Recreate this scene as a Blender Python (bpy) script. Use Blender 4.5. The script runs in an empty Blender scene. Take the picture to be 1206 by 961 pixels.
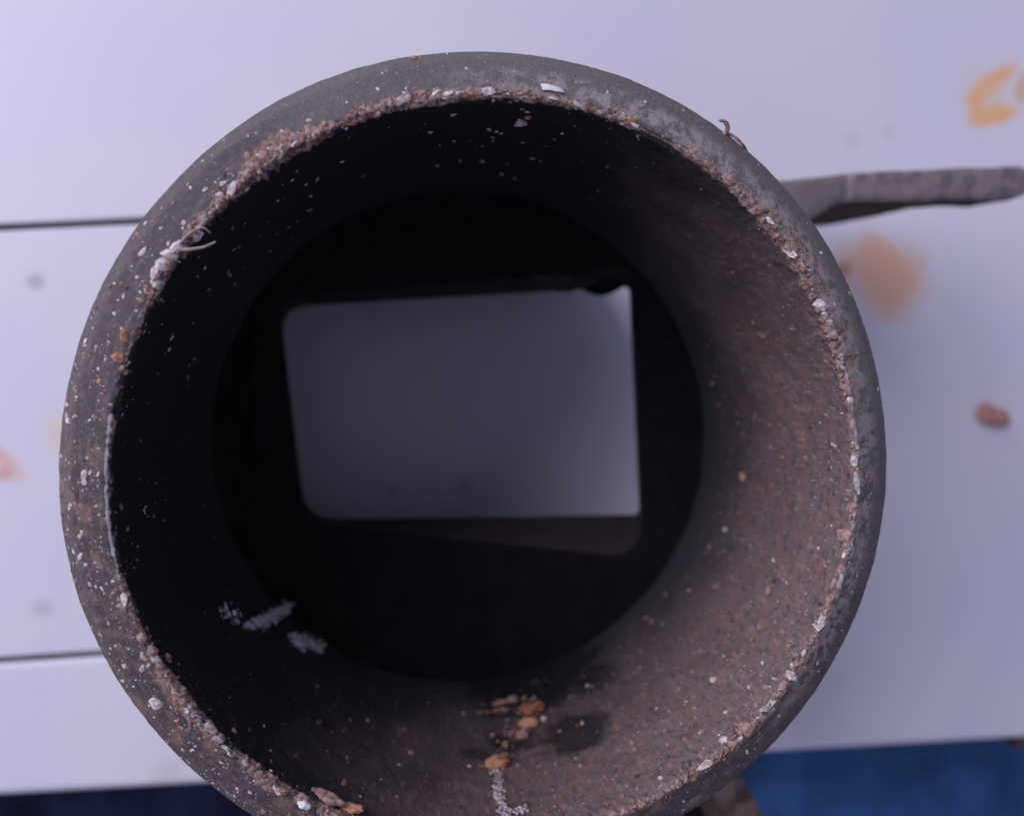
import bpy, bmesh, math, random
import numpy as np
from mathutils import Vector, Matrix, noise
from mathutils.bvhtree import BVHTree

random.seed(7)
np.random.seed(7)
SC = bpy.context.scene
COL = SC.collection
MM = 0.001
PI = math.pi

# ------------------------------------------------------------------ camera
F_PX, PW, PH = 1000.0, 1206.0, 961.0
CAM_H = 205.0                      # mm above the table boards
down_cam = Vector(((456 - PW / 2) / F_PX, -(426 - PH / 2) / F_PX, -1)).normalized()
CAM_Q = down_cam.rotation_difference(Vector((0, 0, -1)))
cam_d = bpy.data.cameras.new('camera')
cam = bpy.data.objects.new('camera', cam_d)
COL.objects.link(cam)
cam.location = (0, 0, CAM_H * MM)
cam.rotation_mode = 'QUATERNION'
cam.rotation_quaternion = CAM_Q
cam_d.sensor_fit = 'HORIZONTAL'
cam_d.sensor_width = 36
cam_d.lens = F_PX * 36 / PW
cam_d.clip_start = 0.005
cam_d.clip_end = 20
cam_d.dof.use_dof = True
cam_d.dof.focus_distance = 0.108
cam_d.dof.aperture_fstop = 12.8
SC.camera = cam

# ------------------------------------------------------------------ light
world = bpy.data.worlds.new('World')
SC.world = world
world.use_nodes = True
bg = world.node_tree.nodes['Background']
bg.inputs[0].default_value = (0.62, 0.62, 1.0, 1)
bg.inputs[1].default_value = 0.31


def area(name, loc, target, size, power, color, size_y=None):
    l = bpy.data.lights.new(name, 'AREA')
    l.shape = 'RECTANGLE'
    l.size = size
    l.size_y = size_y or size
    l.energy = power
    l.color = color
    o = bpy.data.objects.new(name, l)
    COL.objects.link(o)
    o.location = loc
    o.rotation_euler = (Vector(target) - Vector(loc)).to_track_quat('-Z', 'Y').to_euler()
    return o


area('window_light', (-0.68, 0.47, 0.54), (0.0, 0.0, 0.02), 1.1, 13.2, (0.85, 0.83, 1.0), 1.0)

SC.view_settings.view_transform = 'Standard'
SC.view_settings.look = 'None'
SC.view_settings.gamma = 1
SC.view_settings.exposure = 0.0
SC.view_settings.use_curve_mapping = False


def ray(px, py):
    return (CAM_Q @ Vector(((px - PW / 2) / F_PX, -(py - PH / 2) / F_PX, -1))).normalized()


def P(px, py, z):
    """where the line of sight through a photo point meets the level z (mm)"""
    d = ray(px, py)
    t = (z - CAM_H) / d.z
    return Vector((d.x * t, d.y * t, z))


# ------------------------------------------------------------------ numpy noise
_lat = np.random.RandomState(3).rand(64, 64, 64)


def vnoise(p, s, off=0.0):
    q = p * s + off
    i = np.floor(q).astype(int)
    f = q - i
    f = f * f * (3 - 2 * f)
    i0, i1 = i % 64, (i + 1) % 64
    x0, y0, z0 = i0.T
    x1, y1, z1 = i1.T
    fx, fy, fz = f.T
    a = _lat[x0, y0, z0] * (1 - fx) + _lat[x1, y0, z0] * fx
    b = _lat[x0, y1, z0] * (1 - fx) + _lat[x1, y1, z0] * fx
    c = _lat[x0, y0, z1] * (1 - fx) + _lat[x1, y0, z1] * fx
    d = _lat[x0, y1, z1] * (1 - fx) + _lat[x1, y1, z1] * fx
    e = a * (1 - fy) + b * fy
    g = c * (1 - fy) + d * fy
    return (e * (1 - fz) + g * fz) * 2 - 1


def fbm(p, s, octs=4, off=0.0):
    v, a, t = 0, 1.0, 0
    for k in range(octs):
        v = v + a * vnoise(p, s * 2 ** k, off + 11.3 * k)
        t += a
        a *= 0.5
    return v / t


def sstep(a, b, x):
    t = np.clip((x - a) / (b - a), 0, 1)
    return t * t * (3 - 2 * t)


# ------------------------------------------------------------------ object helpers
def tag(o, label=None, cat=None, group=None, kind=None):
    for k, v in (('label', label), ('category', cat), ('group', group), ('kind', kind)):
        if v:
            o[k] = v
    return o


def empty(name, loc=(0, 0, 0)):
    o = bpy.data.objects.new(name, None)
    COL.objects.link(o)
    o.location = Vector(loc) * MM
    o.empty_display_size = 0.01
    return o


def mesh_obj(name, verts, faces, mats, parent=None, smooth=True, mat_idx=None):
    """verts in mm, world space; keeps them in world space whatever the parent"""
    me = bpy.data.meshes.new(name)
    v = np.asarray([tuple(x) for x in verts] if not isinstance(verts, np.ndarray) else verts, dtype=float) * MM
    off = np.zeros(3)
    if parent is not None:
        off = np.array(parent.location)
        if parent.parent is not None:
            off = off + np.array(parent.parent.location)
    v = v - off
    me.from_pydata(v.tolist(), [], faces if isinstance(faces, list) else faces.tolist())
    for m in (mats if isinstance(mats, (list, tuple)) else [mats]):
        me.materials.append(m)
    if mat_idx is not None:
        me.polygons.foreach_set('material_index', np.asarray(mat_idx, dtype=np.int32))
    if smooth:
        me.polygons.foreach_set('use_smooth', np.ones(len(me.polygons), dtype=bool))
    me.update()
    o = bpy.data.objects.new(name, me)
    COL.objects.link(o)
    o.parent = parent
    return o


def settle(o):
    """move a lone mesh's origin to its base centre"""
    co = np.empty(len(o.data.vertices) * 3)
    o.data.vertices.foreach_get('co', co)
    co = co.reshape(-1, 3)
    c = np.array([co[:, 0].mean(), co[:, 1].mean(), co[:, 2].min()])
    o.data.vertices.foreach_set('co', (co - c).ravel())
    o.location = c
    return o


# ------------------------------------------------------------------ materials
class NT:
    def __init__(self, name):
        self.m = bpy.data.materials.new(name)
        self.m.use_nodes = True
        self.t = self.m.node_tree
        self.b = self.t.nodes['Principled BSDF']
        self.tc = self.t.nodes.new('ShaderNodeTexCoord')
        g = self.t.nodes.new('ShaderNodeNewGeometry')
        mp = self.t.nodes.new('ShaderNodeVectorMath')
        mp.operation = 'SCALE'
        mp.inputs[3].default_value = 1000.0     # millimetres
        self.t.links.new(g.outputs['Position'], mp.inputs[0])
        self.pos = mp.outputs[0]
        self.nor = g.outputs['Normal']

    def link(self, a, b):
        self.t.links.new(a, b)

    def _set(self, sock, v):
        if hasattr(v, 'is_output') or isinstance(v, bpy.types.NodeSocket):
            self.link(v, sock)
        else:
            sock.default_value = v

    def math(self, op, a, b=0.0, clamp=False):
        n = self.t.nodes.new('ShaderNodeMath')
        n.operation = op
        n.use_clamp = clamp
        self._set(n.inputs[0], a)
        self._set(n.inputs[1], b)
        return n.outputs[0]

    def noise(self, scale, detail=4, rough=0.55, vec=None, dist=0.0):
        n = self.t.nodes.new('ShaderNodeTexNoise')
        n.inputs['Scale'].default_value = scale
        n.inputs['Detail'].default_value = detail
        n.inputs['Roughness'].default_value = rough
        n.inputs['Distortion'].default_value = dist
        self.link(vec or self.pos, n.inputs['Vector'])
        return n.outputs[0]

    def voro(self, scale, vec=None, feature='F1'):
        n = self.t.nodes.new('ShaderNodeTexVoronoi')
        n.inputs['Scale'].default_value = scale
        n.feature = feature
        self.link(vec or self.pos, n.inputs['Vector'])
        return n

    def ramp(self, v, a, b):
        n = self.t.nodes.new('ShaderNodeMapRange')
        n.interpolation_type = 'SMOOTHSTEP'
        self._set(n.inputs[0], v)
        n.inputs[1].default_value = a
        n.inputs[2].default_value = b
        return n.outputs[0]

    def mix(self, f, a, b):
        n = self.t.nodes.new('ShaderNodeMix')
        n.data_type = 'RGBA'
        self._set(n.inputs[0], f)
        for s, v in ((n.inputs[6], a), (n.inputs[7], b)):
            if isinstance(v, tuple):
                s.default_value = (*v, 1) if len(v) == 3 else v
            else:
                self.link(v, s)
        return n.outputs[2]

    def vmul(self, vec, xyz):
        n = self.t.nodes.new('ShaderNodeVectorMath')
        n.operation = 'MULTIPLY'
        self.link(vec, n.inputs[0])
        n.inputs[1].default_value = xyz
        return n.outputs[0]

    def sep(self, vec=None):
        n = self.t.nodes.new('ShaderNodeSeparateXYZ')
        self.link(vec or self.pos, n.inputs[0])
        return n.outputs

    def bump(self, h, strength, dist_mm):
        n = self.t.nodes.new('ShaderNodeBump')
        n.inputs['Strength'].default_value = strength
        n.inputs['Distance'].default_value = dist_mm * MM
        self.link(h, n.inputs['Height'])
        self.link(n.outputs[0], self.b.inputs['Normal'])

    def out(self, col, rough=0.7, metal=0.0, spec=0.4):
        self._set(self.b.inputs['Base Color'], (*col, 1) if isinstance(col, tuple) else col)
        self._set(self.b.inputs['Roughness'], rough)
        self._set(self.b.inputs['Metallic'], metal)
        self.b.inputs['Specular IOR Level'].default_value = spec
        return self.m


AX = Vector((14.5, -14.25, 0))                       # tube axis


def radius_node(n):
    s = n.sep()
    dx = n.math('SUBTRACT', s[0], AX.x)
    dy = n.math('SUBTRACT', s[1], AX.y)
    return n.math('SQRT', n.math('ADD', n.math('MULTIPLY', dx, dx), n.math('MULTIPLY', dy, dy))), s, dx, dy


def bore_point(px, py, r=45.3):
    d = ray(px, py)
    a_, b_, c_ = d.x ** 2 + d.y ** 2, -(d.x * AX.x + d.y * AX.y), AX.x ** 2 + AX.y ** 2 - r * r
    t = (-b_ + math.sqrt(b_ * b_ - a_ * c_)) / a_
    return (d.x * t, d.y * t, CAM_H + d.z * t)


def mat_tube():
    n = NT('oxidised_steel')
    r, s, dx, dy = radius_node(n)
    big = n.noise(0.07, 5, 0.6)
    fine = n.noise(1.1, 6, 0.7)
    grit = n.noise(5.0, 4, 0.7)
    strk = n.noise(1.0, 5, 0.65, n.vmul(n.pos, (1.0, 1.0, 0.22)))
    outer = n.ramp(r, 46.3, 47.4)                       # 0 on the bore, 1 on the rim
    # smooth mill scale on the rim, grey with purple and green casts
    tone = n.ramp(n.math('ADD', n.math('ADD', n.math('MULTIPLY', dy, 0.8), n.math('MULTIPLY', dx, 0.7)), n.math('MULTIPLY', n.math('SUBTRACT', big, 0.5), 70.0)), -5.0, 50.0)
    rimc = n.mix(tone, (0.074, 0.054, 0.061), (0.160, 0.150, 0.142))
    ringv = n.t.nodes.new('ShaderNodeCombineXYZ')
    n.link(n.math('MULTIPLY', r, 5.0), ringv.inputs[0])
    n.link(n.math('MULTIPLY', n.math('ARCTAN2', dy, dx), 9.0), ringv.inputs[1])
    ringn = n.noise(1.0, 4, 0.6, ringv.outputs[0])
    bevel = n.ramp(n.math('ADD', r, n.math('MULTIPLY', n.math('SUBTRACT', fine, 0.5), 1.2)), 50.7, 51.6)
    rimc = n.mix(n.math('MULTIPLY', bevel, 0.40), rimc, (0.155, 0.128, 0.118))
    rimc = n.mix(n.math('MULTIPLY', n.ramp(ringn, 0.48, 0.7), 0.5), rimc, (0.24, 0.190, 0.185))
    rimc = n.mix(n.math('MULTIPLY', n.ramp(fine, 0.45, 0.75), 0.5), rimc, (0.26, 0.215, 0.205))
    rimc = n.mix(n.math('MULTIPLY', n.ramp(grit, 0.47, 0.62), 0.6), rimc, (0.050, 0.040, 0.040))
    # bore: dirty brown, streaked along the axis, sooted lower down
    lit_side = n.ramp(n.math('ADD', n.math('SUBTRACT', dx, n.math('MULTIPLY', dy, 0.55)), n.math('MULTIPLY', n.math('SUBTRACT', big, 0.5), 40.0)), -12.0, 46.0)
    borec = n.mix(lit_side, (0.013, 0.012, 0.016), (0.200, 0.142, 0.144))  # shade of the left and upper bore wall painted into the dark tone
    borec = n.mix(n.math('MULTIPLY', n.ramp(strk, 0.50, 0.72), n.math('MULTIPLY', lit_side, 0.75)), borec, (0.36, 0.235, 0.165))
    borec = n.mix(n.math('MULTIPLY', n.ramp(fine, 0.50, 0.66), n.math('MULTIPLY', 0.65, lit_side)), borec, (0.050, 0.040, 0.046))
    mott = n.noise(0.22, 6, 0.7)
    borec = n.mix(n.math('MULTIPLY', n.ramp(mott, 0.46, 0.66), n.math('MULTIPLY', lit_side, 0.55)), borec, (0.24, 0.125, 0.095))
    borec = n.mix(n.math('MULTIPLY', n.ramp(n.noise(0.4, 6, 0.75), 0.54, 0.68), n.math('MULTIPLY', lit_side, 0.6)), borec, (0.04, 0.033, 0.04))
    fl = n.voro(1.0, n.vmul(n.pos, (1.5, 1.5, 0.45)))
    flm = n.math('MULTIPLY', n.math('SUBTRACT', 1.0, n.ramp(fl.outputs['Distance'], 0.10, 0.30)), n.ramp(n.sep(fl.outputs['Color'])[1], 0.55, 0.75))
    borec = n.mix(n.math('MULTIPLY', flm, n.math('MULTIPLY', lit_side, 0.8)), borec, n.mix(n.ramp(n.sep(fl.outputs['Color'])[0], 0.3, 0.7), (0.42, 0.25, 0.16), (0.44, 0.36, 0.33)))
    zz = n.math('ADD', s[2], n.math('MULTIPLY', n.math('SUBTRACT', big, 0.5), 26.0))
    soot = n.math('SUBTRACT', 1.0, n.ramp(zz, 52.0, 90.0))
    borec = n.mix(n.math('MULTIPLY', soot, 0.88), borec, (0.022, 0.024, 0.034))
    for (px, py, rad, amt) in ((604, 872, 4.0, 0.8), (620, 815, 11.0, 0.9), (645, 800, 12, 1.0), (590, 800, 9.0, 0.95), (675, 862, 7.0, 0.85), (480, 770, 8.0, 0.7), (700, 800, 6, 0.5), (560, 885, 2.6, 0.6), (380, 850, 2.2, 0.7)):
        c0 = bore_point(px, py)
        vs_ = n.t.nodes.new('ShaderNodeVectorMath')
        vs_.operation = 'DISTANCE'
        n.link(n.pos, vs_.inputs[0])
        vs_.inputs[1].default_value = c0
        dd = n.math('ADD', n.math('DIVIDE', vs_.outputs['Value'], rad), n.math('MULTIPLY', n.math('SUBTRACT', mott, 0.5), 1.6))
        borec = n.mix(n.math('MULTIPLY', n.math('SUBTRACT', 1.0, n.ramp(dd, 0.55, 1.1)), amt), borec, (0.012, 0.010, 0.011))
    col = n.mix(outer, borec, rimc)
    # rust crust round the cut edge
    at = n.t.nodes.new('ShaderNodeAttribute')
    at.attribute_name = 'crust'
    bare_glint = n.t.nodes.new('ShaderNodeAttribute')
    bare_glint.attribute_name = 'bare_glint'
    em = n.ramp(n.math('ADD', at.outputs['Fac'], n.math('MULTIPLY', n.math('SUBTRACT', fine, 0.5), 1.6)), 0.40, 0.62)
    em = n.math('MULTIPLY', em, n.ramp(at.outputs['Fac'], 0.05, 0.3))
    crust = n.mix(n.ramp(n.noise(0.9, 5, 0.7, dist=0.5), 0.40, 0.60), (0.24, 0.120, 0.080), (0.40, 0.285, 0.245))
    crust = n.mix(n.math('MULTIPLY', n.ramp(grit, 0.55, 0.72), 0.7), crust, (0.62, 0.53, 0.50))
    crust = n.mix(n.ramp(n.noise(2.2, 5, 0.7), 0.48, 0.60), crust, (0.09, 0.058, 0.050))
    col = n.mix(em, col, crust)
    # rust blotches over the lower part of the rim
    blot = n.math('MULTIPLY', n.ramp(n.noise(0.33, 6, 0.75), 0.48, 0.64), n.ramp(n.math('SUBTRACT', n.math('MULTIPLY', dy, -1.0), n.math('MULTIPLY', dx, 0.3)), -14.0, 26.0))
    col = n.mix(n.math('MULTIPLY', n.math('MULTIPLY', blot, outer), 0.75), col, (0.27, 0.17, 0.115))
    # dried pale mud on the right side of the flat face
    mud = n.math('MULTIPLY', n.ramp(n.noise(0.6, 6, 0.75), 0.42, 0.56), n.ramp(n.math('ADD', dx, n.math('MULTIPLY', dy, 0.5)), 8.0, 36.0))
    mud = n.math('MULTIPLY', mud, n.math('SUBTRACT', 1.0, n.ramp(r, 49.0, 51.0)))
    mud = n.math('MULTIPLY', mud, outer)
    col = n.mix(n.math('MULTIPLY', mud, 0.8), col, (0.40, 0.33, 0.31))
    # fine pale specks
    v = n.voro(1.25)
    sp = n.math('SUBTRACT', 1.0, n.ramp(v.outputs['Distance'], 0.055, 0.14))
    sel = n.ramp(n.sep(v.outputs['Color'])[0], 0.60, 0.66)
    sp = n.math('MULTIPLY', n.math('MULTIPLY', sp, sel), n.ramp(s[2], 88.0, 99.0))
    col = n.mix(n.math('MULTIPLY', sp, 0.85), col, (0.62, 0.56, 0.54))
    bm_ = n.math('MULTIPLY', n.ramp(n.math('ADD', bare_glint.outputs['Fac'], n.math('MULTIPLY', n.math('SUBTRACT', fine, 0.5), 2.4)), 0.4, 0.7), 0.8)
    col = n.mix(bm_, col, (0.46, 0.43, 0.46))  # bare metal edge with its highlight painted into the colour
    h = n.math('ADD', n.math('MULTIPLY', fine, 0.8), n.math('MULTIPLY', grit, 0.45))
    n.bump(h, 0.75, 0.35)
    return n.out(col, n.math('ADD', 0.48, n.math('MULTIPLY', fine, 0.35)), 0.0, 0.45)


def mat_noise(name, c1, c2, scale, rough=0.8, lo=0.4, hi=0.6, bump=0.5, bd=0.2, spec=0.3, c3=None):
    n = NT(name)
    a = n.noise(scale, 5, 0.65)
    col = n.mix(n.ramp(a, lo, hi), c1, c2)
    if c3:
        col = n.mix(n.ramp(n.noise(scale * 2.7, 5, 0.7), 0.5, 0.68), col, c3)
    n.bump(n.noise(scale * 3, 5, 0.65), bump, bd)
    return n.out(col, rough, 0.0, spec)


M_TUBE = mat_tube()
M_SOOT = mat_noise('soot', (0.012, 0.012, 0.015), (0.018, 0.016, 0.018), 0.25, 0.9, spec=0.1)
M_SLOT = mat_noise('slot_wall', (0.050, 0.040, 0.044), (0.058, 0.047, 0.051), 0.3, 0.85, spec=0.15)


def mat_arm():
    n = NT('worn_arm')
    a = n.noise(0.22, 5, 0.65)
    col = n.mix(n.ramp(a, 0.4, 0.6), (0.130, 0.112, 0.132), (0.235, 0.195, 0.200))
    col = n.mix(n.ramp(n.noise(0.5, 6, 0.75), 0.46, 0.62), col, (0.29, 0.215, 0.185))
    x = n.math('ADD', n.sep()[0], n.math('MULTIPLY', n.math('SUBTRACT', a, 0.5), 2.5))
    # left face past the bend is browner, the bend itself worn to bright metal
    col = n.mix(n.math('MULTIPLY', n.math('SUBTRACT', 1.0, n.ramp(x, P(990, 220, 46).x, P(998, 220, 46).x)), 0.7), col, (0.27, 0.225, 0.205))
    d = n.math('ABSOLUTE', n.math('SUBTRACT', x, P(1000, 220, 46).x))
    col = n.mix(n.math('MULTIPLY', n.math('SUBTRACT', 1.0, n.ramp(d, 0.0, 1.4)), 0.6), col, (0.52, 0.43, 0.47))
    n.bump(n.noise(0.8, 5, 0.65), 0.5, 0.4)
    return n.out(col, 0.6, 0.0, 0.3)


M_ARM = mat_arm()
M_ARMS = mat_noise('shaded_arm_side', (0.055, 0.036, 0.030), (0.11, 0.07, 0.055), 0.4, 0.85, bump=0.6, bd=0.4, spec=0.15)  # brown bar sides, their shade painted into the colour
M_ARMB = mat_noise('brown_arm', (0.10, 0.065, 0.05), (0.26, 0.18, 0.13), 0.2, 0.7, bump=0.6, bd=0.5)
M_CH = [mat_noise('pale_grit', (0.40, 0.33, 0.31), (0.72, 0.65, 0.62), 1.5, 0.7),
        mat_noise('pink_rust', (0.25, 0.135, 0.105), (0.42, 0.28, 0.235), 1.5, 0.8),
        mat_noise('orange_rust', (0.30, 0.135, 0.07), (0.50, 0.27, 0.16), 0.9, 0.8),
        mat_noise('dark_rust', (0.06, 0.045, 0.045), (0.15, 0.10, 0.09), 1.5, 0.85)]
M_RED = mat_noise('red_rust', (0.24, 0.065, 0.035), (0.42, 0.17, 0.10), 0.8, 0.75)
M_TAN = mat_noise('tan_crumb', (0.38, 0.17, 0.08), (0.52, 0.29, 0.17), 0.8, 0.8)
M_WHITE = mat_noise('white_paint_chip', (0.80, 0.78, 0.78), (0.88, 0.86, 0.86), 0.8, 0.45, bump=0.2)
M_FLUFF = mat_noise('lint', (0.75, 0.76, 0.85), (0.86, 0.87, 0.93), 0.6, 0.95)
M_POWDER = mat_noise('powder', (0.30, 0.24, 0.24), (0.56, 0.47, 0.47), 1.0, 0.95)
M_FIBRE = mat_noise('fibre', (0.30, 0.23, 0.21), (0.46, 0.36, 0.33), 0.8, 0.7)
M_PINK = mat_noise('pink_crumb', (0.50, 0.22, 0.18), (0.62, 0.32, 0.26), 0.3, 0.8)


def mat_board():
    n = NT('white_painted_board')
    s = n.sep()
    g = n.noise(0.02, 4, 0.5)
    col = n.mix(n.ramp(g, 0.35, 0.65), (0.76, 0.755, 0.80), (0.80, 0.785, 0.815))
    wob = n.noise(0.12, 3, 0.5)
    wob2 = n.noise(0.45, 4, 0.6)

    def stain(col, px, py, rx, ry, ang, c, amt, soft=0.5, z=0.0):
        c0 = P(px, py, z)
        a = math.radians(ang)
        dx = n.math('SUBTRACT', s[0], c0.x)
        dy = n.math('SUBTRACT', s[1], c0.y)
        u = n.math('ADD', n.math('MULTIPLY', dx, math.cos(a)), n.math('MULTIPLY', dy, math.sin(a)))
        v = n.math('SUBTRACT', n.math('MULTIPLY', dy, math.cos(a)), n.math('MULTIPLY', dx, math.sin(a)))
        u = n.math('DIVIDE', u, rx * 0.205)
        v = n.math('DIVIDE', v, ry * 0.205)
        d = n.math('SQRT', n.math('ADD', n.math('MULTIPLY', u, u), n.math('MULTIPLY', v, v)))
        d = n.math('ADD', d, n.math('MULTIPLY', n.math('SUBTRACT', wob, 0.5), 0.9))
        d = n.math('ADD', d, n.math('MULTIPLY', n.math('SUBTRACT', wob2, 0.5), 0.5))
        m = n.math('MULTIPLY', n.math('SUBTRACT', 1.0, n.ramp(d, soft, 1.15)), amt)
        return n.mix(m, col, c)

    orange = (1.0, 0.50, 0.17)
    col = stain(col, 1165, 100, 46, 15, 38, orange, 0.9)
    col = stain(col, 1170, 136, 44, 15, 12, orange, 1.0)
    col = stain(col, 1206, 105, 14, 28, -15, (0.72, 0.46, 0.26), 0.7)
    col = stain(col, 1165, 116, 52, 50, 0, (0.86, 0.64, 0.44), 0.5, 0.2)
    col = stain(col, 1040, 306, 38, 30, -30, (0.88, 0.43, 0.18), 1.0, 0.25)
    col = stain(col, 1040, 325, 74, 58, -25, (0.80, 0.50, 0.34), 1.0, 0.35)
    col = stain(col, 992, 318, 20, 14, 0, (0.60, 0.24, 0.12), 0.8, 0.3)
    col = stain(col, 1148, 122, 10, 22, -20, orange, 0.6, 0.2)
    col = stain(col, 8, 545, 34, 13, -48, (0.85, 0.45, 0.34), 0.75, 0.1)
    col = stain(col, 2, 558, 14, 9, 0, (0.70, 0.33, 0.24), 0.6, 0.3)
    col = stain(col, 66, 508, 18, 30, 0, (0.85, 0.68, 0.48), 0.7, 0.0)
    col = stain(col, 43, 331, 13, 12, 0, (0.38, 0.38, 0.42), 0.65, 0.1)
    col = stain(col, 50, 716, 15, 13, 0, (0.45, 0.45, 0.46), 0.5, 0.1)
    col = stain(col, 200, 908, 34, 22, 0, (0.60, 0.50, 0.42), 0.4, 0.1)
    col = stain(col, 1004, 165, 14, 12, 0, (0.45, 0.42, 0.46), 0.28, 0.1)
    col = stain(col, 1046, 155, 12, 12, 0, (0.52, 0.48, 0.40), 0.28, 0.1)
    # things seen down through the slot
    col = stain(col, 462, 580, 10, 9, 0, (0.35, 0.35, 0.40), 0.6, 0.1)
    col = stain(col, 547, 572, 14, 11, 0, (0.35, 0.35, 0.40), 0.55, 0.1)
    dirt = n.ramp(n.noise(0.16, 6, 0.7), 0.58, 0.74)
    col = n.mix(n.math('MULTIPLY', dirt, 0.10), col, (0.45, 0.42, 0.42))
    n.bump(n.noise(0.9, 4, 0.5), 0.08, 0.15)
    return n.out(col, 0.42, 0.0, 0.4)


M_BOARD = mat_board()
M_UNDER = mat_noise('shadow_batten', (0.10, 0.10, 0.115), (0.14, 0.14, 0.16), 0.1, 0.9, spec=0.1)


def mat_cloth(name, c1, c2):
    n = NT(name)
    s = n.sep()
    w = n.math('SINE', n.math('MULTIPLY', s[0], 9.0))
    w2 = n.math('SINE', n.math('MULTIPLY', s[1], 9.0))
    col = n.mix(n.ramp(n.noise(0.05, 4, 0.6), 0.38, 0.62), c1, c2)
    n.bump(n.math('ADD', w, w2), 0.3, 0.15)
    return n.out(col, 0.9, 0.0, 0.2)


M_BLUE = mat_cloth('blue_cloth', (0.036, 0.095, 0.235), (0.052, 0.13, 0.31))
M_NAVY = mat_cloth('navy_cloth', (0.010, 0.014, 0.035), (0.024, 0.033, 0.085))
M_FLOOR = mat_noise('dark_floor', (0.010, 0.010, 0.013), (0.02, 0.02, 0.025), 0.02, 0.9, spec=0.1)
M_WOOD = mat_noise('brown_wood', (0.16, 0.10, 0.07), (0.26, 0.17, 0.12), 0.1, 0.8)


# ------------------------------------------------------------------ setting
def box_verts(x0, x1, y0, y1, z0, z1):
    return [(x, y, z) for z in (z0, z1) for (x, y) in ((x0, y0), (x1, y0), (x1, y1), (x0, y1))]


def floor():
    v = [(-900, -900, -420), (900, -900, -420), (900, 900, -420), (-900, 900, -420)]
    o = mesh_obj('floor', v, [(0, 1, 2, 3)], M_FLOOR, smooth=False)
    tag(o, 'dark floor far below the edge of the white boards', kind='structure')


floor()


def board(name, poly, z1, thick, parent, mat, bev=0.7, front=0):
    """a plank from its outline (mm), with rounded arrises"""
    bm = bmesh.new()
    vs = [bm.verts.new((p[0] * MM, p[1] * MM, z1 * MM)) for p in poly]
    f = bm.faces.new(vs)
    if f.normal.z < 0:
        f.normal_flip()
    r = bmesh.ops.extrude_face_region(bm, geom=[f])
    for g in r['geom']:
        if isinstance(g, bmesh.types.BMVert):
            g.co.z -= thick * MM
    bmesh.ops.recalc_face_normals(bm, faces=bm.faces[:])
    top = [e for e in bm.edges if all(abs(v.co.z - z1 * MM) < 1e-7 for v in e.verts)]
    bmesh.ops.bevel(bm, geom=top, offset=bev * MM, segments=3, affect='EDGES', profile=0.5)
    if front:
        ys = min(v.co.y for v in bm.verts) + 0.02
        fe = [e for e in bm.edges if all(v.co.z > (z1 - thick) * MM + 1e-5 and v.co.y < ys for v in e.verts) and abs(e.verts[0].co.x - e.verts[1].co.x) > 0.05
              and abs(e.verts[0].co.z - z1 * MM) < 1e-6]
        fe = [e for e in fe if all(max(v.co.y for v in e.verts) < v2.co.y + 0.012 for v2 in [min(bm.verts, key=lambda q: q.co.y)])] or fe
        bmesh.ops.bevel(bm, geom=fe, offset=front * MM, segments=5, affect='EDGES', profile=0.5)
    for ff in bm.faces:
        ff.smooth = True
    me = bpy.data.meshes.new(name)
    bm.to_mesh(me)
    bm.free()
    me.materials.append(mat)
    o = bpy.data.objects.new(name, me)
    COL.objects.link(o)
    o.parent = parent
    md = o.modifiers.new('wn', 'WEIGHTED_NORMAL')
    md.keep_sharp = True
    return o


def line_pts(a, b, x0, x1, z=0.0):
    """points at world x0 and x1 on the line through two photo points"""
    A, B = P(*a, z), P(*b, z)
    k = (B.y - A.y) / (B.x - A.x)
    return (x0, A.y + k * (x0 - A.x)), (x1, A.y + k * (x1 - A.x))


table = empty('white_board_table')
tag(table, 'white painted board table top with a few orange stains, under the rusty tube', 'table')
XL, XR = -330, 420
s1 = line_pts((0, 268), (160, 260.5), XL, XR)
s2 = line_pts((0, 776), (120, 768), XL, XR)
e1 = line_pts((0, 940), (1206, 871), XL, XR)


def shift(seg, d):
    return [(p[0], p[1] + d) for p in seg]


def cut(seg, x):
    (xa, ya), (xb, yb) = seg
    return (x, ya + (yb - ya) * (x - xa) / (xb - xa))


xs = P(298, 500, 0).x       # butt joint, under the tube
g = 0.7
a, b = shift(s1, g), shift(s1, -g)
board('board', [a[0], a[1], (XR, 420), (XL, 420)], 0, 14, table, M_BOARD)
c, d = shift(s2, 0.20), shift(s2, -0.20)
board('board', [c[0], cut(c, xs - g), cut(b, xs - g), b[0]], 0, 14, table, M_BOARD)
board('board', [e1[0], cut(e1, xs - g), cut(d, xs - g), d[0]], -0.15, 14, table, M_BOARD, 2.6)
board('board', [cut(e1, xs + g), e1[1], b[1], cut(b, xs + g)], 0, 14, table, M_BOARD, 2.6)
for k, (x0, x1) in enumerate(((-320, -270), (60, 110), (340, 390))):
    yb = cut(e1, x0)[1] + 12
    v = box_verts(x0, x1, yb, 400, -40, -14.2)
    mesh_obj('batten', v, [(0, 3, 2, 1), (4, 5, 6, 7), (0, 1, 5, 4), (1, 2, 6, 5), (2, 3, 7, 6), (3, 0, 4, 7)], M_UNDER, table, False)
for seg, w in ((s1, 9), (s2, 9)):          # tongue seen down the joints
    pa, pb = shift(seg, w / 2), shift(seg, -w / 2)
    if seg is s2:
        pa = [pa[0], cut(pa, xs - 1)]
        pb = [pb[0], cut(pb, xs - 1)]
    board('tongue', [pb[0], pb[1], pa[1], pa[0]], -2.2 if seg is s1 else -0.8, 5, table, M_UNDER, 0.2)


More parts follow.
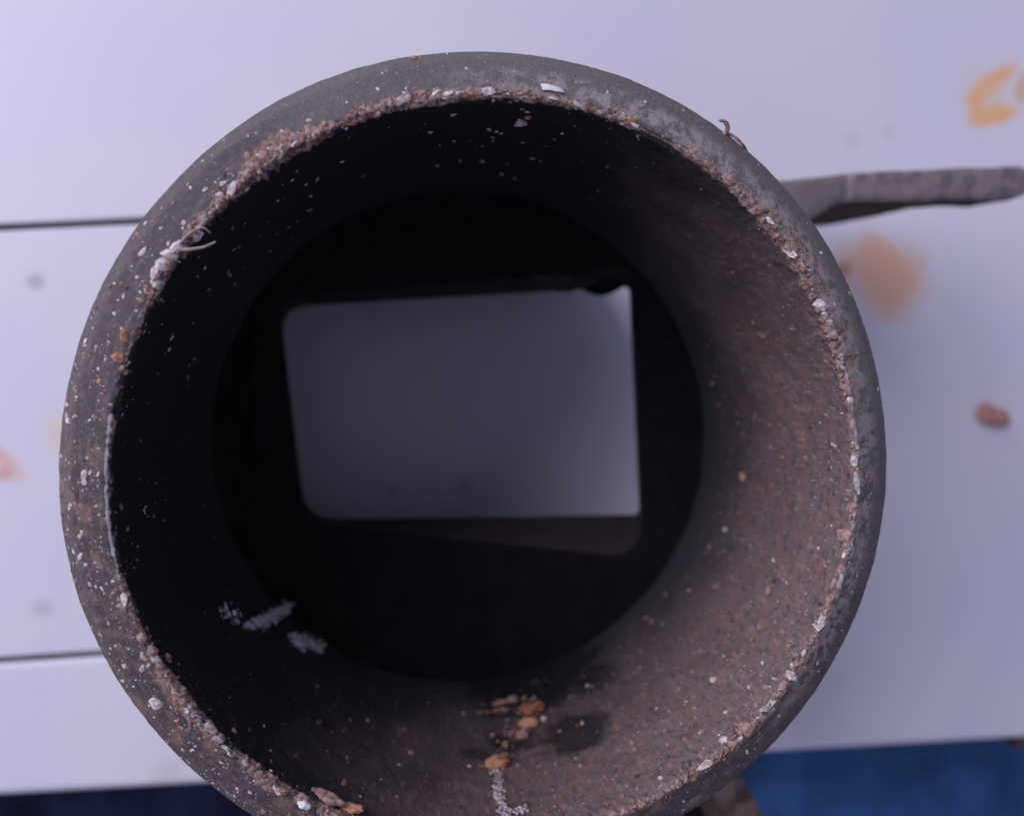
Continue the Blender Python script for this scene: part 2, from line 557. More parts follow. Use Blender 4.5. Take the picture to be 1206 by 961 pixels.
def cloth(name, px0, px1, py0, py1, z, mat, label, cat, amp, seedv, edge_round=0.06):
    nx, ny = 70, 50
    A, B = P(px0, py0, z), P(px1, py1, z)
    V = []
    for j in range(ny):
        for i in range(nx):
            u, w = i / (nx - 1), j / (ny - 1)
            x = A.x + (B.x - A.x) * u
            y = A.y + (B.y - A.y) * w
            zz = z + amp * noise.fractal(Vector((x * 0.018 + seedv, y * 0.03, seedv)), 1, 2, 3)
            m = min(u, 1 - u, w * 0.8, (1 - w))
            zz -= 22 * (1 - min(1, m / edge_round)) ** 2
            V.append((x + 2.5 * noise.noise(Vector((y * 0.05, seedv, 0))), y, zz))
    fs = [(j * nx + i, (j + 1) * nx + i, (j + 1) * nx + i + 1, j * nx + i + 1) for j in range(ny - 1) for i in range(nx - 1)]
    o = mesh_obj(name, V, fs, mat)
    sol = o.modifiers.new('thick', 'SOLIDIFY')
    sol.thickness = 1.2 * MM
    sol.offset = -1
    settle(o)
    return tag(o, label, cat)


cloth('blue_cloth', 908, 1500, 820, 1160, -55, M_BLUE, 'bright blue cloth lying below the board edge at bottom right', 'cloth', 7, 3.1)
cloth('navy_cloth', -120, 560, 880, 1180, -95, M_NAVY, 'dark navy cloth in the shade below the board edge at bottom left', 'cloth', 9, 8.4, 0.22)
w0 = P(1188, 862, -24)
o = board('wooden_strip', [(w0.x, w0.y - 3.6), (w0.x + 120, w0.y + 2.4), (w0.x + 120, w0.y + 12), (w0.x, w0.y + 6)], -20, 14, None, M_WOOD, 1.5)
settle(o)
tag(o, 'end of a brown wooden strip showing past the board edge above the blue cloth', 'wood strip')

# ------------------------------------------------------------------ the tube
tube = empty('rusty_steel_tube', (AX.x, AX.y, 0))
tag(tube, 'thick rusty steel tube with a rectangular slot in its floor, standing on white boards', 'steel tube')


def seg(a, b, step):
    n_ = max(1, int(round(math.dist(a, b) / step)))
    return [(a[0] + (b[0] - a[0]) * i / n_, a[1] + (b[1] - a[1]) * i / n_) for i in range(n_)]


PR = []
PR += seg((52.4, 0.4), (53.2, 94), 3.0)
PR += seg((53.2, 94), (53.4, 96.6), 0.5)
PR += seg((53.4, 96.6), (53.0, 97.9), 0.25)
PR += seg((53.0, 97.9), (51.5, 99.4), 0.24)
PR += seg((51.5, 99.4), (51.0, 99.7), 0.2)
PR += seg((51.0, 99.7), (47.3, 101.4), 0.24)
PR += seg((47.3, 101.4), (46.5, 101.6), 0.2)
PR += seg((46.5, 101.6), (46.0, 101.0), 0.2)
PR += seg((46.0, 101.0), (45.9, 95.0), 0.3)
PR += seg((45.9, 95.0), (45.6, 80.0), 0.6)
PR += seg((45.6, 80.0), (44.6, 51.5), 1.1)
PR += seg((44.6, 51.5), (45.4, 50.2), 0.4)
PR += seg((45.4, 50.2), (48.5, 49.8), 0.8)
PR += seg((48.5, 49.8), (49.0, 33), 1.5)
PR += seg((49.0, 33), (49.0, 0.4), 3.0)  # lower wall added down to the boards to block light under the plate
PR.append((49.0, 0.4))
PR = np.array(PR)
NA, NP = 1440, len(PR)
ang = np.arange(NA) * 2 * PI / NA
R_, A_ = np.meshgrid(PR[:, 0], ang)
Z_, _ = np.meshgrid(PR[:, 1], ang)
pts = np.stack([np.cos(A_) * R_, np.sin(A_) * R_, Z_], -1).reshape(-1, 3)
rr = R_.ravel()
zz = Z_.ravel()
aa = A_.ravel()
nrm = np.gradient(PR, axis=0)
nrm = np.stack([nrm[:, 1], -nrm[:, 0]], 1)
nrm /= np.linalg.norm(nrm, axis=1)[:, None] + 1e-9
NR = np.tile(nrm[:, 0], NA)
NZ = np.tile(nrm[:, 1], NA)
crest = np.exp(-((rr - 46.5) / 0.9) ** 2) * sstep(98.5, 100.8, zz)
rim = sstep(90, 96, zz) * sstep(46.7, 48, rr)
bore = (rr < 46.6) & (zz < 101.2)
n_big = fbm(pts, 0.10, 3)
n_mid = fbm(pts, 0.55, 4, 5.0)
n_fine = fbm(pts, 1.7, 4, 9.0)
n_chip = fbm(pts, 0.95, 4, 21.0)
# crust is thickest from about 100 to 165 degrees (upper left), also lower right
heavy = 0.12 + 0.88 * np.clip(np.exp(-((np.degrees(aa) - 128) / 34) ** 2) + 0.8 * np.exp(-((np.degrees(aa) - 238) / 34) ** 2)
                             + 0.5 * np.exp(-((np.degrees(aa) - 30) / 32) ** 2) + 0.7 * np.exp(-((np.degrees(aa) - 315) / 26) ** 2), 0, 1)
disp = 0.05 * n_mid + 0.035 * n_fine
disp += rim * 0.03 * n_mid
gate = np.clip(0.75 + 2.0 * fbm(np.stack([np.cos(aa) * 46, np.sin(aa) * 46, aa * 0], 1), 0.16, 4, 3.0), 0.15, 1.1)
disp += 0.72 * crest * heavy * gate * (1.0 * np.clip(n_chip + 0.12, -0.6, 0.8) + 1.0 * n_fine + 0.7 * fbm(pts, 3.2, 2, 31.0))
disp += bore * (0.16 * n_mid + 0.08 * n_fine + 0.25 * n_big) * sstep(52, 60, zz)
disp += (zz < 55) * bore * 0.5 * n_big
rr2 = rr + NR * disp
zz2 = zz + NZ * disp + crest * heavy * 0.5 * n_chip
ecc = 0.30 * np.cos(aa * 2 + 0.6) + 0.12 * np.cos(aa * 5 + 2.0) + 0.06 * np.cos(aa * 9 + 1.0)
rr2 = rr2 + ecc * 0.6
pts = np.stack([np.cos(aa) * rr2 + AX.x, np.sin(aa) * rr2 + AX.y, zz2], 1)
i = np.arange(NA)[:, None]
j = np.arange(NP - 1)[None, :]
i2 = (i + 1) % NA
F = np.stack([i * NP + j, i2 * NP + j, i2 * NP + j + 1, i * NP + j + 1], -1).reshape(-1, 4)
closing = np.stack([np.arange(NA) * NP + NP - 1, ((np.arange(NA) + 1) % NA) * NP + NP - 1, ((np.arange(NA) + 1) % NA) * NP, np.arange(NA) * NP], 1)
F = np.concatenate([F, closing])
# arched opening added low in the wall to let light under the base plate
fc = F[:, :1]
fa = (np.degrees(aa[F[:, 0]]) + 180) % 360 - 180
light_arch = (19.0 + 12.0 * np.exp(-((fa - 38) / 11.0) ** 4)) * np.clip(1 - np.abs((fa - 5) / 48.0) ** 8, 0, 1)
F = F[~((zz[F].max(1) < light_arch + 0.01) & (light_arch > 0))]
zm = zz
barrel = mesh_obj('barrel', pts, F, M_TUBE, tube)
deg = np.degrees(aa)
wid = 0.4 + 1.7 * np.exp(-((deg - 128) / 26) ** 2) + 1.2 * np.exp(-((deg - 95) / 14) ** 2) + 1.3 * np.exp(-((deg - 232) / 28) ** 2) + 2.2 * np.exp(-((deg - 32) / 26) ** 2) + 0.7 * np.exp(-((deg - 318) / 24) ** 2)
wid = wid * np.clip(1 + 1.9 * fbm(np.stack([np.cos(aa) * 46, np.sin(aa) * 46, aa * 0], 1), 0.16, 4, 3.0), 0.1, 2.2)
cr = np.where(rr > 46.4, 1 - sstep(0.1, 1.0, (rr - 46.4) / (wid * 1.25 + 0.1)), 1 - sstep(0.0, 1.0, (101.6 - zz) / (wid * 0.5 + 0.35)))
cr = cr * (zz > 96) + 0.35 * (n_chip) * (cr > 0.05)
bare_glint_w = np.exp(-((rr - 46.6) / 0.24) ** 2) * (zz > 100.8) * (sstep(166, 172, deg) * (1 - sstep(190, 197, deg)) + 0.8 * sstep(212, 216, deg) * (1 - sstep(226, 232, deg)) + 0.75 * sstep(335, 345, deg) + 0.75 * (1 - sstep(18, 30, deg)))
cr = cr - bare_glint_w
for nm, arr in (('crust', cr), ('bare_glint', bare_glint_w)):
    at_ = barrel.data.attributes.new(nm, 'FLOAT', 'POINT')
    at_.data.foreach_set('value', np.clip(arr, 0, 1).astype(np.float32))
BV = BVHTree.FromPolygons([tuple(p) for p in pts], [tuple(f) for f in F.tolist()])

# base plate with the tapering slot
PLT, PLB = 43.0, 33.0


def rounded(corners, radii, z, n_=7):
    """closed outline through photo corners at level z, each corner rounded"""
    out = []
    C = [P(x, y, z) for x, y in corners]
    m = len(C)
    for k in range(m):
        p, q, r = C[k - 1], C[k], C[(k + 1) % m]
        ra = radii[k]
        a_ = q + (p - q).normalized() * ra
        b_ = q + (r - q).normalized() * ra
        for t in range(n_):
            t /= n_ - 1
            out.append((a_ * (1 - t) + q * t) * (1 - t) + (q * (1 - t) + b_ * t) * t)
        nx_ = C[(k + 1) % m]
        b2 = nx_ + (q - nx_).normalized() * radii[(k + 1) % m]
        for t in range(1, 14):
            out.append(b_.lerp(b2, t / 14))
    return out


top_o = rounded([(327, 354), (743, 316), (760, 658), (356, 616)], [5.0, 1.5, 9.0, 7], PLT)
bot_o = rounded([(330, 362), (741, 338), (753, 606), (360, 612)], [5.5, 1.2, 1.5, 6.5], PLB)
mlen = len(top_o)
V, FF, MI = [], [], []
# rings: outer top circle -> top outline -> chamfer -> bottom outline -> outer bottom circle
cx, cy = AX.x, AX.y


def ring_circle(ref, r, z):
    out = []
    cen = sum(ref, Vector()) / len(ref)
    for p in ref:
        a_ = math.atan2(p.y - cen.y, p.x - cen.x)
        # ray from centre of the slot to the circle
        dx_, dy_ = math.cos(a_), math.sin(a_)
        ox, oy = cen.x - cx, cen.y - cy
        bq = ox * dx_ + oy * dy_
        t = -bq + math.sqrt(bq * bq - (ox * ox + oy * oy - r * r))
        out.append(Vector((cen.x + dx_ * t, cen.y + dy_ * t, z)))
    return out


rings = [ring_circle(bot_o, 48.8, PLB), ring_circle(top_o, 48.8, PLT)]
oc = rings[1]
for k in range(1, 6):
    t = k / 6
    rings.append([a_.lerp(b_, t) + Vector((0, 0, 0.35 * noise.noise(a_.lerp(b_, t) * 0.2))) for a_, b_ in zip(oc, top_o)])
rings.append(top_o)
for k in range(1, 5):
    t = k / 5
    rings.append([a_.lerp(b_, t) for a_, b_ in zip(top_o, bot_o)])
rings.append(bot_o)
for k, rg in enumerate(rings):
    V += rg
for k in range(len(rings)):
    k2 = (k + 1) % len(rings)
    for q in range(mlen):
        q2 = (q + 1) % mlen
        FF.append((k * mlen + q, k * mlen + q2, k2 * mlen + q2, k2 * mlen + q))
        MI.append(1 if 7 <= k <= 11 else 0)
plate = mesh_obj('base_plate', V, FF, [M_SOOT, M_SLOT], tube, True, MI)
me = plate.data
me.set_sharp_from_angle(angle=math.radians(35))
BVP = BVHTree.FromPolygons([tuple(p) for p in V], FF)


def lump(center, rad, seed_, sub=3, squash=(1, 1, 1), rough=0.35, rot=None):
    bm = bmesh.new()
    bmesh.ops.create_icosphere(bm, subdivisions=sub, radius=1)
    vs = []
    for v in bm.verts:
        d_ = v.co.normalized()
        k_ = 1 + rough * noise.fractal(d_ * 1.6 + Vector((seed_, seed_ * .7, 0)), 1, 2, 3)
        q_ = Vector((d_.x * squash[0], d_.y * squash[1], d_.z * squash[2])) * rad * k_
        if rot is not None:
            q_ = rot @ q_
        vs.append(Vector(center) + q_)
    fs = [tuple(v.index for v in f.verts) for f in bm.faces]
    bm.free()
    return vs, fs


# weld bead biting into the slot's top right corner
v, f = lump(P(709, 322, 33.5), 4.9, 4.2, 4, (1.1, 0.95, 1.0), 0.18)
o = mesh_obj('weld_bead', v, f, M_SOOT, tube)
v, f = lump(P(655, 331, 43.4), 5.0, 9.2, 4, (1.5, 0.35, 0.35), 0.4)
o = mesh_obj('weld_bead', v, f, M_SLOT, tube)
# ledge at the left of the slot
v, f = lump(P(305, 470, 43.2), 8.0, 1.2, 4, (0.45, 1.6, 0.18), 0.5)
o = mesh_obj('slag_ridge', v, f, M_SOOT, tube)

def arm(stations, mat, amp=0.16, label=None, cuts=8):
    """a hammered bar: per station (photo point of upper edge, of lower edge, level, depth)"""
    rows = []
    for k in range(len(stations) - 1):
        for c_ in range(cuts):
            t = c_ / cuts
            A0, A1 = stations[k], stations[k + 1]
            rows.append(tuple(A0[q] + (A1[q] - A0[q]) * t for q in range(6)))
    rows.append(stations[-1])
    V = []
    for (x0, y0, x1, y1, z, th) in rows:
        a_, b_ = P(x0, y0, z), P(x1, y1, z)
        ring = []
        ns = 8
        for q in range(ns + 1):
            t = q / ns
            e_ = 0.5 * (abs(2 * t - 1) ** 6)
            ring.append(a_.lerp(b_, t) + Vector((0, 0, -e_)))
        low_a, low_b = a_ + Vector((0, 0, -th)), b_ + Vector((0, 0, -th))
        for q in range(1, 5):
            ring.append(b_.lerp(low_b, q / 5) + Vector((0, 0.0, 0)))
        for q in range(0, 5):
            ring.append(low_b.lerp(low_a, q / 4))
        for q in range(1, 5):
            ring.append(low_a.lerp(a_, q / 5))
        ring = [p + Vector((noise.fractal(p * 0.3, 1, 2, 3), noise.fractal(p * 0.3 + Vector((9, 0, 0)), 1, 2, 3), noise.fractal(p * 0.3 + Vector((0, 9, 0)), 1, 2, 3))) * amp for p in ring]
        V += ring
    L = len(V) // len(rows)
    FF = []
    for k in range(len(rows) - 1):
        for q in range(L):
            q2 = (q + 1) % L
            FF.append((k * L + q, k * L + q2, (k + 1) * L + q2, (k + 1) * L + q))
    FF.append(tuple(range(L)))
    FF.append(tuple(range((len(rows) - 1) * L, len(rows) * L))[::-1])
    bm = bmesh.new()
    bv = [bm.verts.new(v_) for v_ in V]
    for f_ in FF:
        try:
            bm.faces.new([bv[q] for q in f_])
        except ValueError:
            pass
    bmesh.ops.recalc_face_normals(bm, faces=bm.faces[:])
    bm.verts.index_update()
    V = [v_.co.copy() for v_ in bm.verts]
    FF = [tuple(v_.index for v_ in f_.verts) for f_ in bm.faces]
    bm.free()
    nf_ = [(Vector(V[f_[1]]) - Vector(V[f_[0]])).cross(Vector(V[f_[2]]) - Vector(V[f_[1]])).normalized() for f_ in FF]
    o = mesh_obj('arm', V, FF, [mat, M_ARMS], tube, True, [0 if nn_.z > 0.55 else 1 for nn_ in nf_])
    o.data.set_sharp_from_angle(angle=math.radians(42))
    if label:
        o['label'] = label
    return o


arm([(860, 216, 865, 290, 52, 30), (930, 212, 955, 258, 50, 33), (986, 206, 985, 240, 47, 35), (1001, 204, 1004, 237, 46, 35), (1065, 201, 1066, 236, 46, 34),
     (1091, 200, 1092, 236, 46, 22), (1108, 199, 1109, 234, 46, 12.5), (1142, 197, 1143, 234, 46, 8.5), (1170, 197, 1171, 236, 46, 8.5), (1202, 195, 1202, 232, 46, 5), (1210, 198, 1210, 228, 45.8, 4.5)],
    M_ARM, label='grey-purple hammered bar sticking out at the upper right')
arm([(812, 900, 870, 890, 55, 14), (828, 930, 876, 918, 53, 13), (842, 965, 895, 952, 50, 12), (860, 1010, 915, 1000, 48, 10)],
    M_ARMB, label='tan brown bar end under the lower right of the rim')

# ------------------------------------------------------------------ crumbs and crust joined on the tube
class Pile:
    def __init__(self):
        self.v, self.f, self.m = [], [], []
        bm = bmesh.new()
        bmesh.ops.create_icosphere(bm, subdivisions=1, radius=1)
        self.bv = [v_.co.copy() for v_ in bm.verts]
        self.bf = [tuple(v_.index for v_ in f_.verts) for f_ in bm.faces]
        bm.free()

    def add(self, p, nrm_, size, mi, flat=0.5, el=1.5, along=None):
        z_ = nrm_.normalized()
        x_ = along if along is not None else Vector((random.uniform(-1, 1), random.uniform(-1, 1), random.uniform(-1, 1)))
        x_ = (x_ - z_ * x_.dot(z_))
        if x_.length < 1e-4:
            return
        x_.normalize()
        y_ = z_.cross(x_)
        b0 = len(self.v)
        for q in self.bv:
            k_ = random.uniform(0.7, 1.25)
            self.v.append(p + (x_ * q.x * el + y_ * q.y + z_ * q.z * flat) * size * k_)
        self.f += [tuple(a_ + b0 for a_ in f_) for f_ in self.bf]
        self.m += [mi] * len(self.bf)


def hit(px, py, bv=None):
    o_ = Vector((0, 0, CAM_H))
    h = (bv or BV).ray_cast(o_, ray(px, py))
    return (h[0], h[1]) if h[0] is not None else (None, None)


def on_surface(p, inward=Vector((0, 0, 1))):
    h = BV.find_nearest(p)
    return h[0], h[1]


crust, specks = Pile(), Pile()
# crust round the cut edge
cnt = 0
while cnt < 1900:
    a_ = random.uniform(0, 360)
    d_ = math.radians(a_)
    hv = 0.03 + math.exp(-((a_ - 128) / 30) ** 2) + 0.8 * math.exp(-((a_ - 236) / 32) ** 2) + 0.45 * math.exp(-((a_ - 30) / 32) ** 2) + 0.8 * math.exp(-((a_ - 318) / 24) ** 2) + 0.5 * math.exp(-((a_ - 82) / 15) ** 2)
    hv *= 0.12 + 2.2 * max(0, noise.noise(Vector((a_ * 0.16, 0, 0))) + 0.18)
    if random.random() > hv:
        continue
    cnt += 1
    r_ = 46.5 + abs(random.gauss(0, 0.25 + 0.8 * min(1.2, hv))) - random.random() * 0.5
    p = Vector((AX.x + r_ * math.cos(d_), AX.y + r_ * math.sin(d_), 101.5 - max(0, (r_ - 46.5)) * 0.55 + random.uniform(-0.9, 0.1) * (1 if r_ < 46.5 else 0)))
    q, nn = on_surface(p)
    s_ = min(0.60, 0.05 + random.expovariate(1 / 0.075))
    clus = noise.noise(Vector((a_ * 0.35, 7, 0)))
    w = random.random()
    if clus > 0.12:
        mi = 1 if w < 0.45 else (2 if w < 0.60 else (0 if w < 0.75 else 3))
    elif clus < -0.12:
        mi = 0 if w < 0.35 else (1 if w < 0.75 else 3)
    else:
        mi = 1 if w < 0.45 else (3 if w < 0.75 else (0 if w < 0.92 else 2))
    crust.add(q, nn, s_, mi, 0.4, random.uniform(1.0, 2.0), Vector((-math.sin(d_), math.cos(d_), 0)) if random.random() < 0.6 else None)
o = mesh_obj('rust_crust', crust.v, crust.f, M_CH, tube, False, crust.m)
tag(o, kind='stuff')

# loose grit: on the rim face (mostly left and below), on the bore wall lower right
cnt = 0
while cnt < 900:
    a_ = random.uniform(0, 360)
    w = 0.12 + math.exp(-((a_ - 215) / 45) ** 2) + 0.35 * math.exp(-((a_ - 165) / 25) ** 2)
    if random.random() > w:
        continue
    cnt += 1
    d_ = math.radians(a_)
    r_ = random.uniform(47.2, 52.8)
    q, nn = on_surface(Vector((AX.x + r_ * math.cos(d_), AX.y + r_ * math.sin(d_), 101.5 - (r_ - 46) * 0.62)))
    mi = 0 if random.random() < 0.66 else random.choice((1, 1, 2, 3))
    specks.add(q, nn, min(0.5, 0.06 + random.expovariate(1 / 0.07)), mi, 0.5, random.uniform(1, 1.8))
cnt = 0
while cnt < 1500:
    a_ = random.uniform(0, 360)
    w = 0.10 + 1.0 * math.exp(-(((a_ - 328 + 180) % 360 - 180) / 42) ** 2) + 0.25 * math.exp(-((a_ - 255) / 40) ** 2)
    if random.random() > w:
        continue
    z_ = 101 - random.random() ** 1.35 * 44
    cnt += 1
    d_ = math.radians(a_)
    q, nn = on_surface(Vector((AX.x + 45.3 * math.cos(d_), AX.y + 45.3 * math.sin(d_), z_)))
    u = random.random()
    mi = 3 if u < 0.28 else (1 if u < 0.72 else (0 if u < 0.82 else 2))
    specks.add(q, nn, min(0.5, 0.06 + random.expovariate(1 / 0.07)), mi, 0.45, random.uniform(1.2, 2.6), Vector((0, 0, 1)) + Vector((random.uniform(-.4, .4), random.uniform(-.4, .4), 0)))
for _ in range(60):      # few specks on the dark upper and left bore wall
    d_ = math.radians(random.uniform(75, 190))
    z_ = 101 - random.random() * 34
    q, nn = on_surface(Vector((AX.x + 45.3 * math.cos(d_), AX.y + 45.3 * math.sin(d_), z_)))
    specks.add(q, nn, random.uniform(0.1, 0.42), random.choice((0, 0, 1)), 0.6, 1.4)
for (px, py, s_, mi) in [(408, 152, .34, 0), (340, 268, .3, 0), (100, 568, .55, 0), (80, 495, .5, 0), (135, 370, .36, 0), (113, 408, .28, 0), (116, 435, .26, 0),
                         (103, 539, .26, 0), (80, 624, .3, 0), (148, 714, 1.0, 1), (197, 775, .8, 1), (167, 752, .9, 1), (180, 768, .8, 1), (185, 828, 1.1, 0), (275, 860, .6, 1),
                         (140, 422, 1.0, 2), (146, 396, .9, 2), (875, 562, 1.2, 2), (888, 380, .7, 1), (905, 695, .9, 1), (840, 800, .9, 0), (855, 838, .5, 0),
                         (613, 145, 1.2, 0), (622, 138, 0.9, 1), (585, 155, .5, 0), (580, 162, .4, 0), (568, 190, .6, 0), (590, 205, .6, 0), (606, 210, .5, 0), (512, 255, .9, 0),
                         (485, 886, .8, 2), (470, 900, .5, 1), (376, 850, .9, 3), (1003, 597, 1.1, 1), (996, 630, 1.3, 1), (932, 795, 1.4, 0), (880, 858, 1.4, 1), (852, 872, .9, 0),
                         (190, 312, 1.3, 0), (183, 322, 1.2, 0), (186, 333, 1.0, 0), (200, 300, 1.2, 0), (207, 292, 1.0, 0), (968, 360, 1.2, 0), (972, 372, .9, 0)]:
    p, nn = hit(px, py)
    if p:
        specks.add(p, nn, s_ * 0.75, mi, 0.6, 1.25)
# flat pale chips still clinging to the cut edge
for k in range(95):
    a_ = random.choice((random.gauss(322, 14), random.gauss(345, 9), random.gauss(215, 12), random.gauss(128, 18), random.gauss(25, 12), random.gauss(95, 10)))
    d_ = math.radians(a_)
    r_ = 46.6 + random.gauss(0, 0.35)
    q, nn = on_surface(Vector((AX.x + r_ * math.cos(d_), AX.y + r_ * math.sin(d_), 101.6)))
    specks.add(q, nn, random.uniform(0.25, 0.62), random.choice((0, 0, 0, 1, 1)), 0.28, random.uniform(1.4, 2.8), Vector((-math.sin(d_), math.cos(d_), 0)))
for k in range(150):
    t = random.random()
    px, py = (584 + 40 * t + random.gauss(0, 7), 905 - 80 * t + random.gauss(0, 6)) if k < 110 else (590 + random.gauss(0, 9), 833 + random.gauss(0, 5))
    p, nn = hit(px, py)
    if p:
        specks.add(p, nn, random.uniform(0.12, 0.5), random.choice((1, 1, 2, 3, 3)), 0.6, 1.3)
o = mesh_obj('loose_grit', specks.v, specks.f, M_CH, tube, False, specks.m)
tag(o, kind='stuff')


# ------------------------------------------------------------------ small things lying in and on the tube
def place_lump(name, px, py, rad_px, mat, label, cat, squash=(1.2, 0.9, 0.7), seed_=1.0, group=None, rough=0.45, ang_=0, bv=None):
    p, nn = hit(px, py, bv)
    if p is None:
        return
    depth = CAM_H - p.z
    r_ = rad_px * depth / F_PX
    rot = Matrix.Rotation(math.radians(ang_), 3, 'Z')
    q_ = nn.to_track_quat('Z', 'Y').to_matrix()
    v_, f_ = lump(p + nn * r_ * squash[2] * 0.55, r_, seed_, 3, squash, rough, rot if abs(nn.z) > 0.5 else q_ @ rot)
    o_ = settle(mesh_obj(name, v_, f_, mat))
    return tag(o_, label, cat, group)


GC = 'crumbs on the bore wall near the bottom of the picture'
place_lump('rust_crumb', 628, 838, 12, M_RED, 'dark red rust crumb, highest of the heap on the lower bore wall', 'rust crumb', (1.2, .9, .7), 2.2, GC)
place_lump('rust_crumb', 624, 855, 10, M_TAN, 'yellow-tan crumb just under the dark red one', 'rust crumb', (1.2, .8, .7), 5.1, GC)
place_lump('rust_crumb', 616, 868, 8, M_CH[1], 'dull pinkish crumb under the yellow-tan crumb', 'rust crumb', (1.1, .9, .7), 7.7, GC)
place_lump('rust_crumb', 586, 902, 12, M_TAN, 'orange-tan crumb sitting at the head of the white powder trail', 'rust crumb', (1.2, .85, .7), 3.4, GC)
place_lump('rust_crumb', 604, 826, 6.5, M_CH[1], 'small pale pink crumb above and left of the dark red one', 'rust crumb', (1.2, .8, .7), 6.4, GC)
place_lump('rust_crumb', 588, 829, 6, M_CH[2], 'tiny brownish crumb farthest to the left at the top of the heap', 'rust crumb', (1.4, .7, .6), 1.4, GC)
place_lump('rust_crumb', 641, 848, 4, M_CH[0], 'tiny white grain to the right of the dark red crumb', 'rust crumb', (1, 1, .8), 8.4, GC)
place_lump('rust_crumb', 386, 941, 12, M_CH[1], 'flat pinkish flake on the cut edge at lower left', 'rust crumb', (1.8, .8, .4), 8.8, ang_=-25)
place_lump('rust_crumb', 413, 953, 10, M_TAN, 'orange flake on the cut edge by the bottom border', 'rust crumb', (1.5, .8, .4), 2.9, ang_=-20)
place_lump('white_grain', 358, 946, 6, M_WHITE, 'rounded white grain on the rim at lower left', 'grain', (1.4, .8, .6), 3.9, ang_=-25)

# white powder trail
trail = Pile()
for k in range(200):
    t = random.random()
    px = 583 + 13 * t + 3 * math.sin(t * 9) + random.gauss(0, 2.6 + 1.5 * math.sin(t * 17))
    py = 908 + 56 * t
    p, nn = hit(px, py)
    if p:
        trail.add(p + nn * 0.1, nn, random.uniform(0.10, 0.42), 0, 0.7, 1.3)
for k in range(18):
    p, nn = hit(612 + random.gauss(0, 4), 955 + random.gauss(0, 3))
    if p:
        trail.add(p + nn * 0.1, nn, random.uniform(0.12, 0.42), 0, 0.8, 1.2)
o = settle(mesh_obj('white_powder', trail.v, trail.f, [M_POWDER], None, True))
tag(o, 'trail of white powder running down the bore wall at the bottom', 'powder', kind='stuff')


def fluff(name, pts_px, label, n_=700, spread=5.0, seed_=1):
    random.seed(seed_)
    pl = Pile()
    for k in range(n_):
        t = random.random() * (len(pts_px) - 1)
        q = int(t)
        f_ = t - q
        x_ = pts_px[q][0] * (1 - f_) + pts_px[q + 1][0] * f_
        y_ = pts_px[q][1] * (1 - f_) + pts_px[q + 1][1] * f_
        w_ = pts_px[q][2] * (1 - f_) + pts_px[q + 1][2] * f_
        p, nn = hit(x_ + random.gauss(0, w_ * 0.75), y_ + random.gauss(0, w_ * 0.6))
        if p and p.z > 36:
            pl.add(p + nn * abs(random.gauss(0.1, 0.9)), nn, random.uniform(0.05, 0.24) * (1.5 if random.random() < 0.12 else 0.75), 0, 0.8, random.uniform(1.0, 2.6))
    if pl.v:
        o_ = settle(mesh_obj(name, pl.v, pl.f, [M_FLUFF], None, True))
        tag(o_, label, 'lint', 'lint tufts on the lower left bore wall')


fluff('lint_tuft', [(288, 738, 3), (310, 735, 6), (326, 722, 5), (340, 717, 3)], 'larger bluish white lint tuft low on the dark left bore wall')
fluff('lint_tuft', [(256, 715, 1.5), (264, 728, 2), (276, 737, 2)], 'faint thin wisp of lint left of the larger white tuft', 60, 5, 5)
fluff('lint_tuft', [(342, 752, 4), (352, 760, 6), (366, 762, 3), (378, 768, 2)], 'smaller white lint tuft just right of and below the larger one', 300, 5, 2)
random.seed(11)


def fibre(name, pts_mm, r_, label, mat, cat='fibre'):
    cu = []
    n_ = len(pts_mm)
    for k in range(n_ - 1):       # catmull-rom
        p0, p1, p2, p3 = pts_mm[max(k - 1, 0)], pts_mm[k], pts_mm[k + 1], pts_mm[min(k + 2, n_ - 1)]
        for s_ in range(8):
            t = s_ / 8
            cu.append(0.5 * ((2 * p1) + (p2 - p0) * t + (2 * p0 - 5 * p1 + 4 * p2 - p3) * t * t + (3 * p1 - p0 - 3 * p2 + p3) * t ** 3))
    cu.append(pts_mm[-1])
    V, FF = [], []
    for k, p in enumerate(cu):
        tn = (cu[min(k + 1, len(cu) - 1)] - cu[max(k - 1, 0)]).normalized()
        x_ = tn.orthogonal().normalized() if k == 0 else (px_ - tn * px_.dot(tn)).normalized()
        px_ = x_
        y_ = tn.cross(x_)
        rr_ = r_ * (1 - 0.6 * k / len(cu)) * (1 + 0.25 * noise.noise(p * 2))
        V += [p + (x_ * math.cos(a_) + y_ * math.sin(a_)) * rr_ for a_ in (0, PI / 3, 2 * PI / 3, PI, 4 * PI / 3, 5 * PI / 3)]
    for k in range(len(cu) - 1):
        FF += [(k * 6 + q, k * 6 + (q + 1) % 6, (k + 1) * 6 + (q + 1) % 6, (k + 1) * 6 + q) for q in range(6)]
    FF += [(5, 4, 3, 2, 1, 0), tuple(range(len(V) - 6, len(V)))]
    return mesh_obj(name, V, FF, mat)


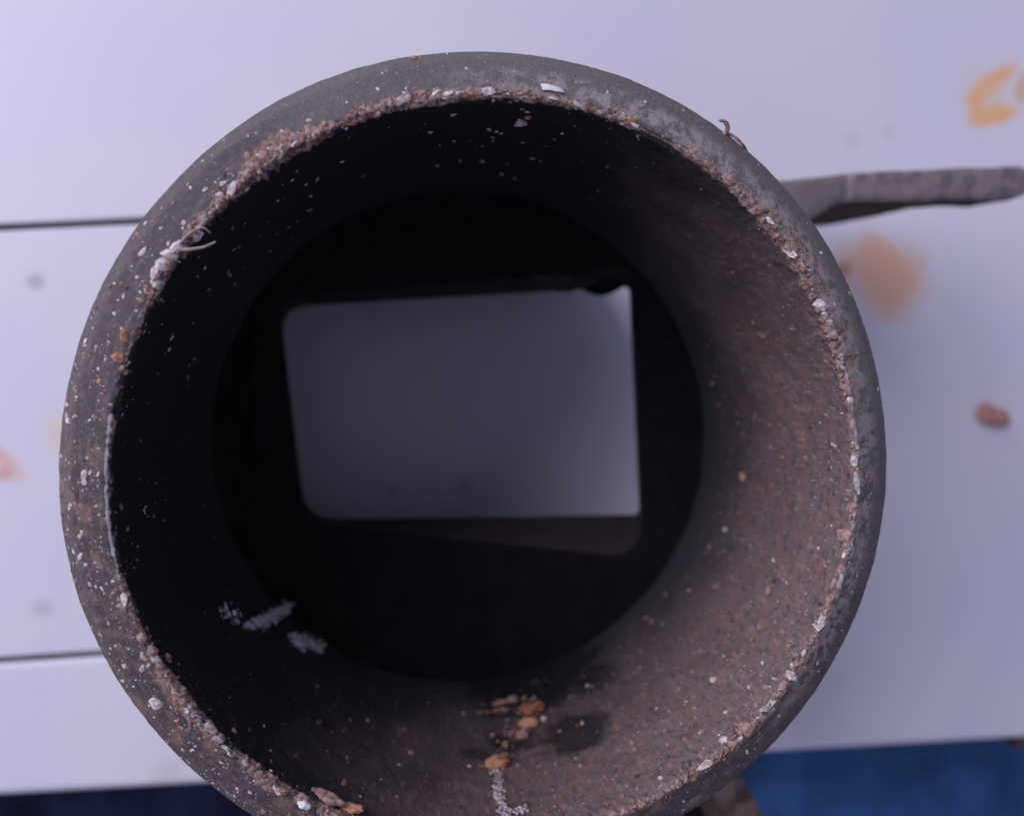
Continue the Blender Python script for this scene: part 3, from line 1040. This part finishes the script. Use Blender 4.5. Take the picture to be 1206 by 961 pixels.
z0 = 101.6
o = settle(fibre('dry_fibre', [P(206, 293, z0), P(222, 294, z0 + .3), P(240, 291, z0 + .5), P(254, 285, z0 + .4)], 0.30, '', M_FIBRE))
tag(o, 'short pale fibre curving off the cut edge at upper left, lower of two', 'fibre')
o = settle(fibre('dry_fibre', [P(212, 287, z0), P(224, 275, z0 + .7), P(238, 268, z0 + 1.0), P(248, 275, z0 + .6)], 0.2, '', M_FIBRE))
tag(o, 'thin hooked fibre just above the short pale one at upper left', 'fibre')
z0 = 97.0
o = settle(fibre('rust_curl', [P(838, 157, z0 + .5), P(851, 159, z0 + 1), P(857, 152, z0 + 1.6), P(854, 144, z0 + 2), P(847, 142, z0 + 2.2)], 0.42, '', M_CH[1]))
tag(o, 'curled pinkish rust sliver poking over the outer edge at upper right', 'rust sliver')
o = settle(fibre('rust_curl', [P(852, 158, z0 + .6), P(863, 160, z0 + 1), P(874, 170, z0 + 1), P(879, 178, z0), P(877, 182, z0 - 1)], 0.28, '', M_CH[1]))
tag(o, 'thin rust sliver trailing down the outer edge from the curled one', 'rust sliver')

# white paint chip on the rim: an irregular curved plate with thickness
outl = [(637, 99), (645, 99), (654, 101), (661, 104), (665, 109), (657, 108), (648, 106), (640, 106)]
cpt, cn = hit(650, 104)
lv = cpt.z + 0.5
T = [P(x, y, lv + 0.25 * math.sin((x - 637) / 28 * PI)) for x, y in outl]
V = T + [p - Vector((0, 0, 0.35)) for p in T]
k8 = len(T)
FF = [tuple(range(k8)), tuple(range(k8, 2 * k8))[::-1]] + [(q, q + k8, (q + 1) % k8 + k8, (q + 1) % k8) for q in range(k8)]
o = settle(mesh_obj('paint_chip', V, FF, M_WHITE, None, False))
tag(o, 'curved white paint chip standing on the rim near the top', 'paint chip')

# pink crumb on the boards, right
c0 = P(1165, 489, 0)
v, f = lump(c0 + Vector((0, 0, 1.6)), 3.6, 5.5, 3, (1.2, 0.75, 0.45), 0.35, Matrix.Rotation(math.radians(-20), 3, 'Z'))
o = settle(mesh_obj('pink_crumb', v, f, M_PINK))
tag(o, 'small pinkish red crumb lying alone on the white boards at right', 'crumb')
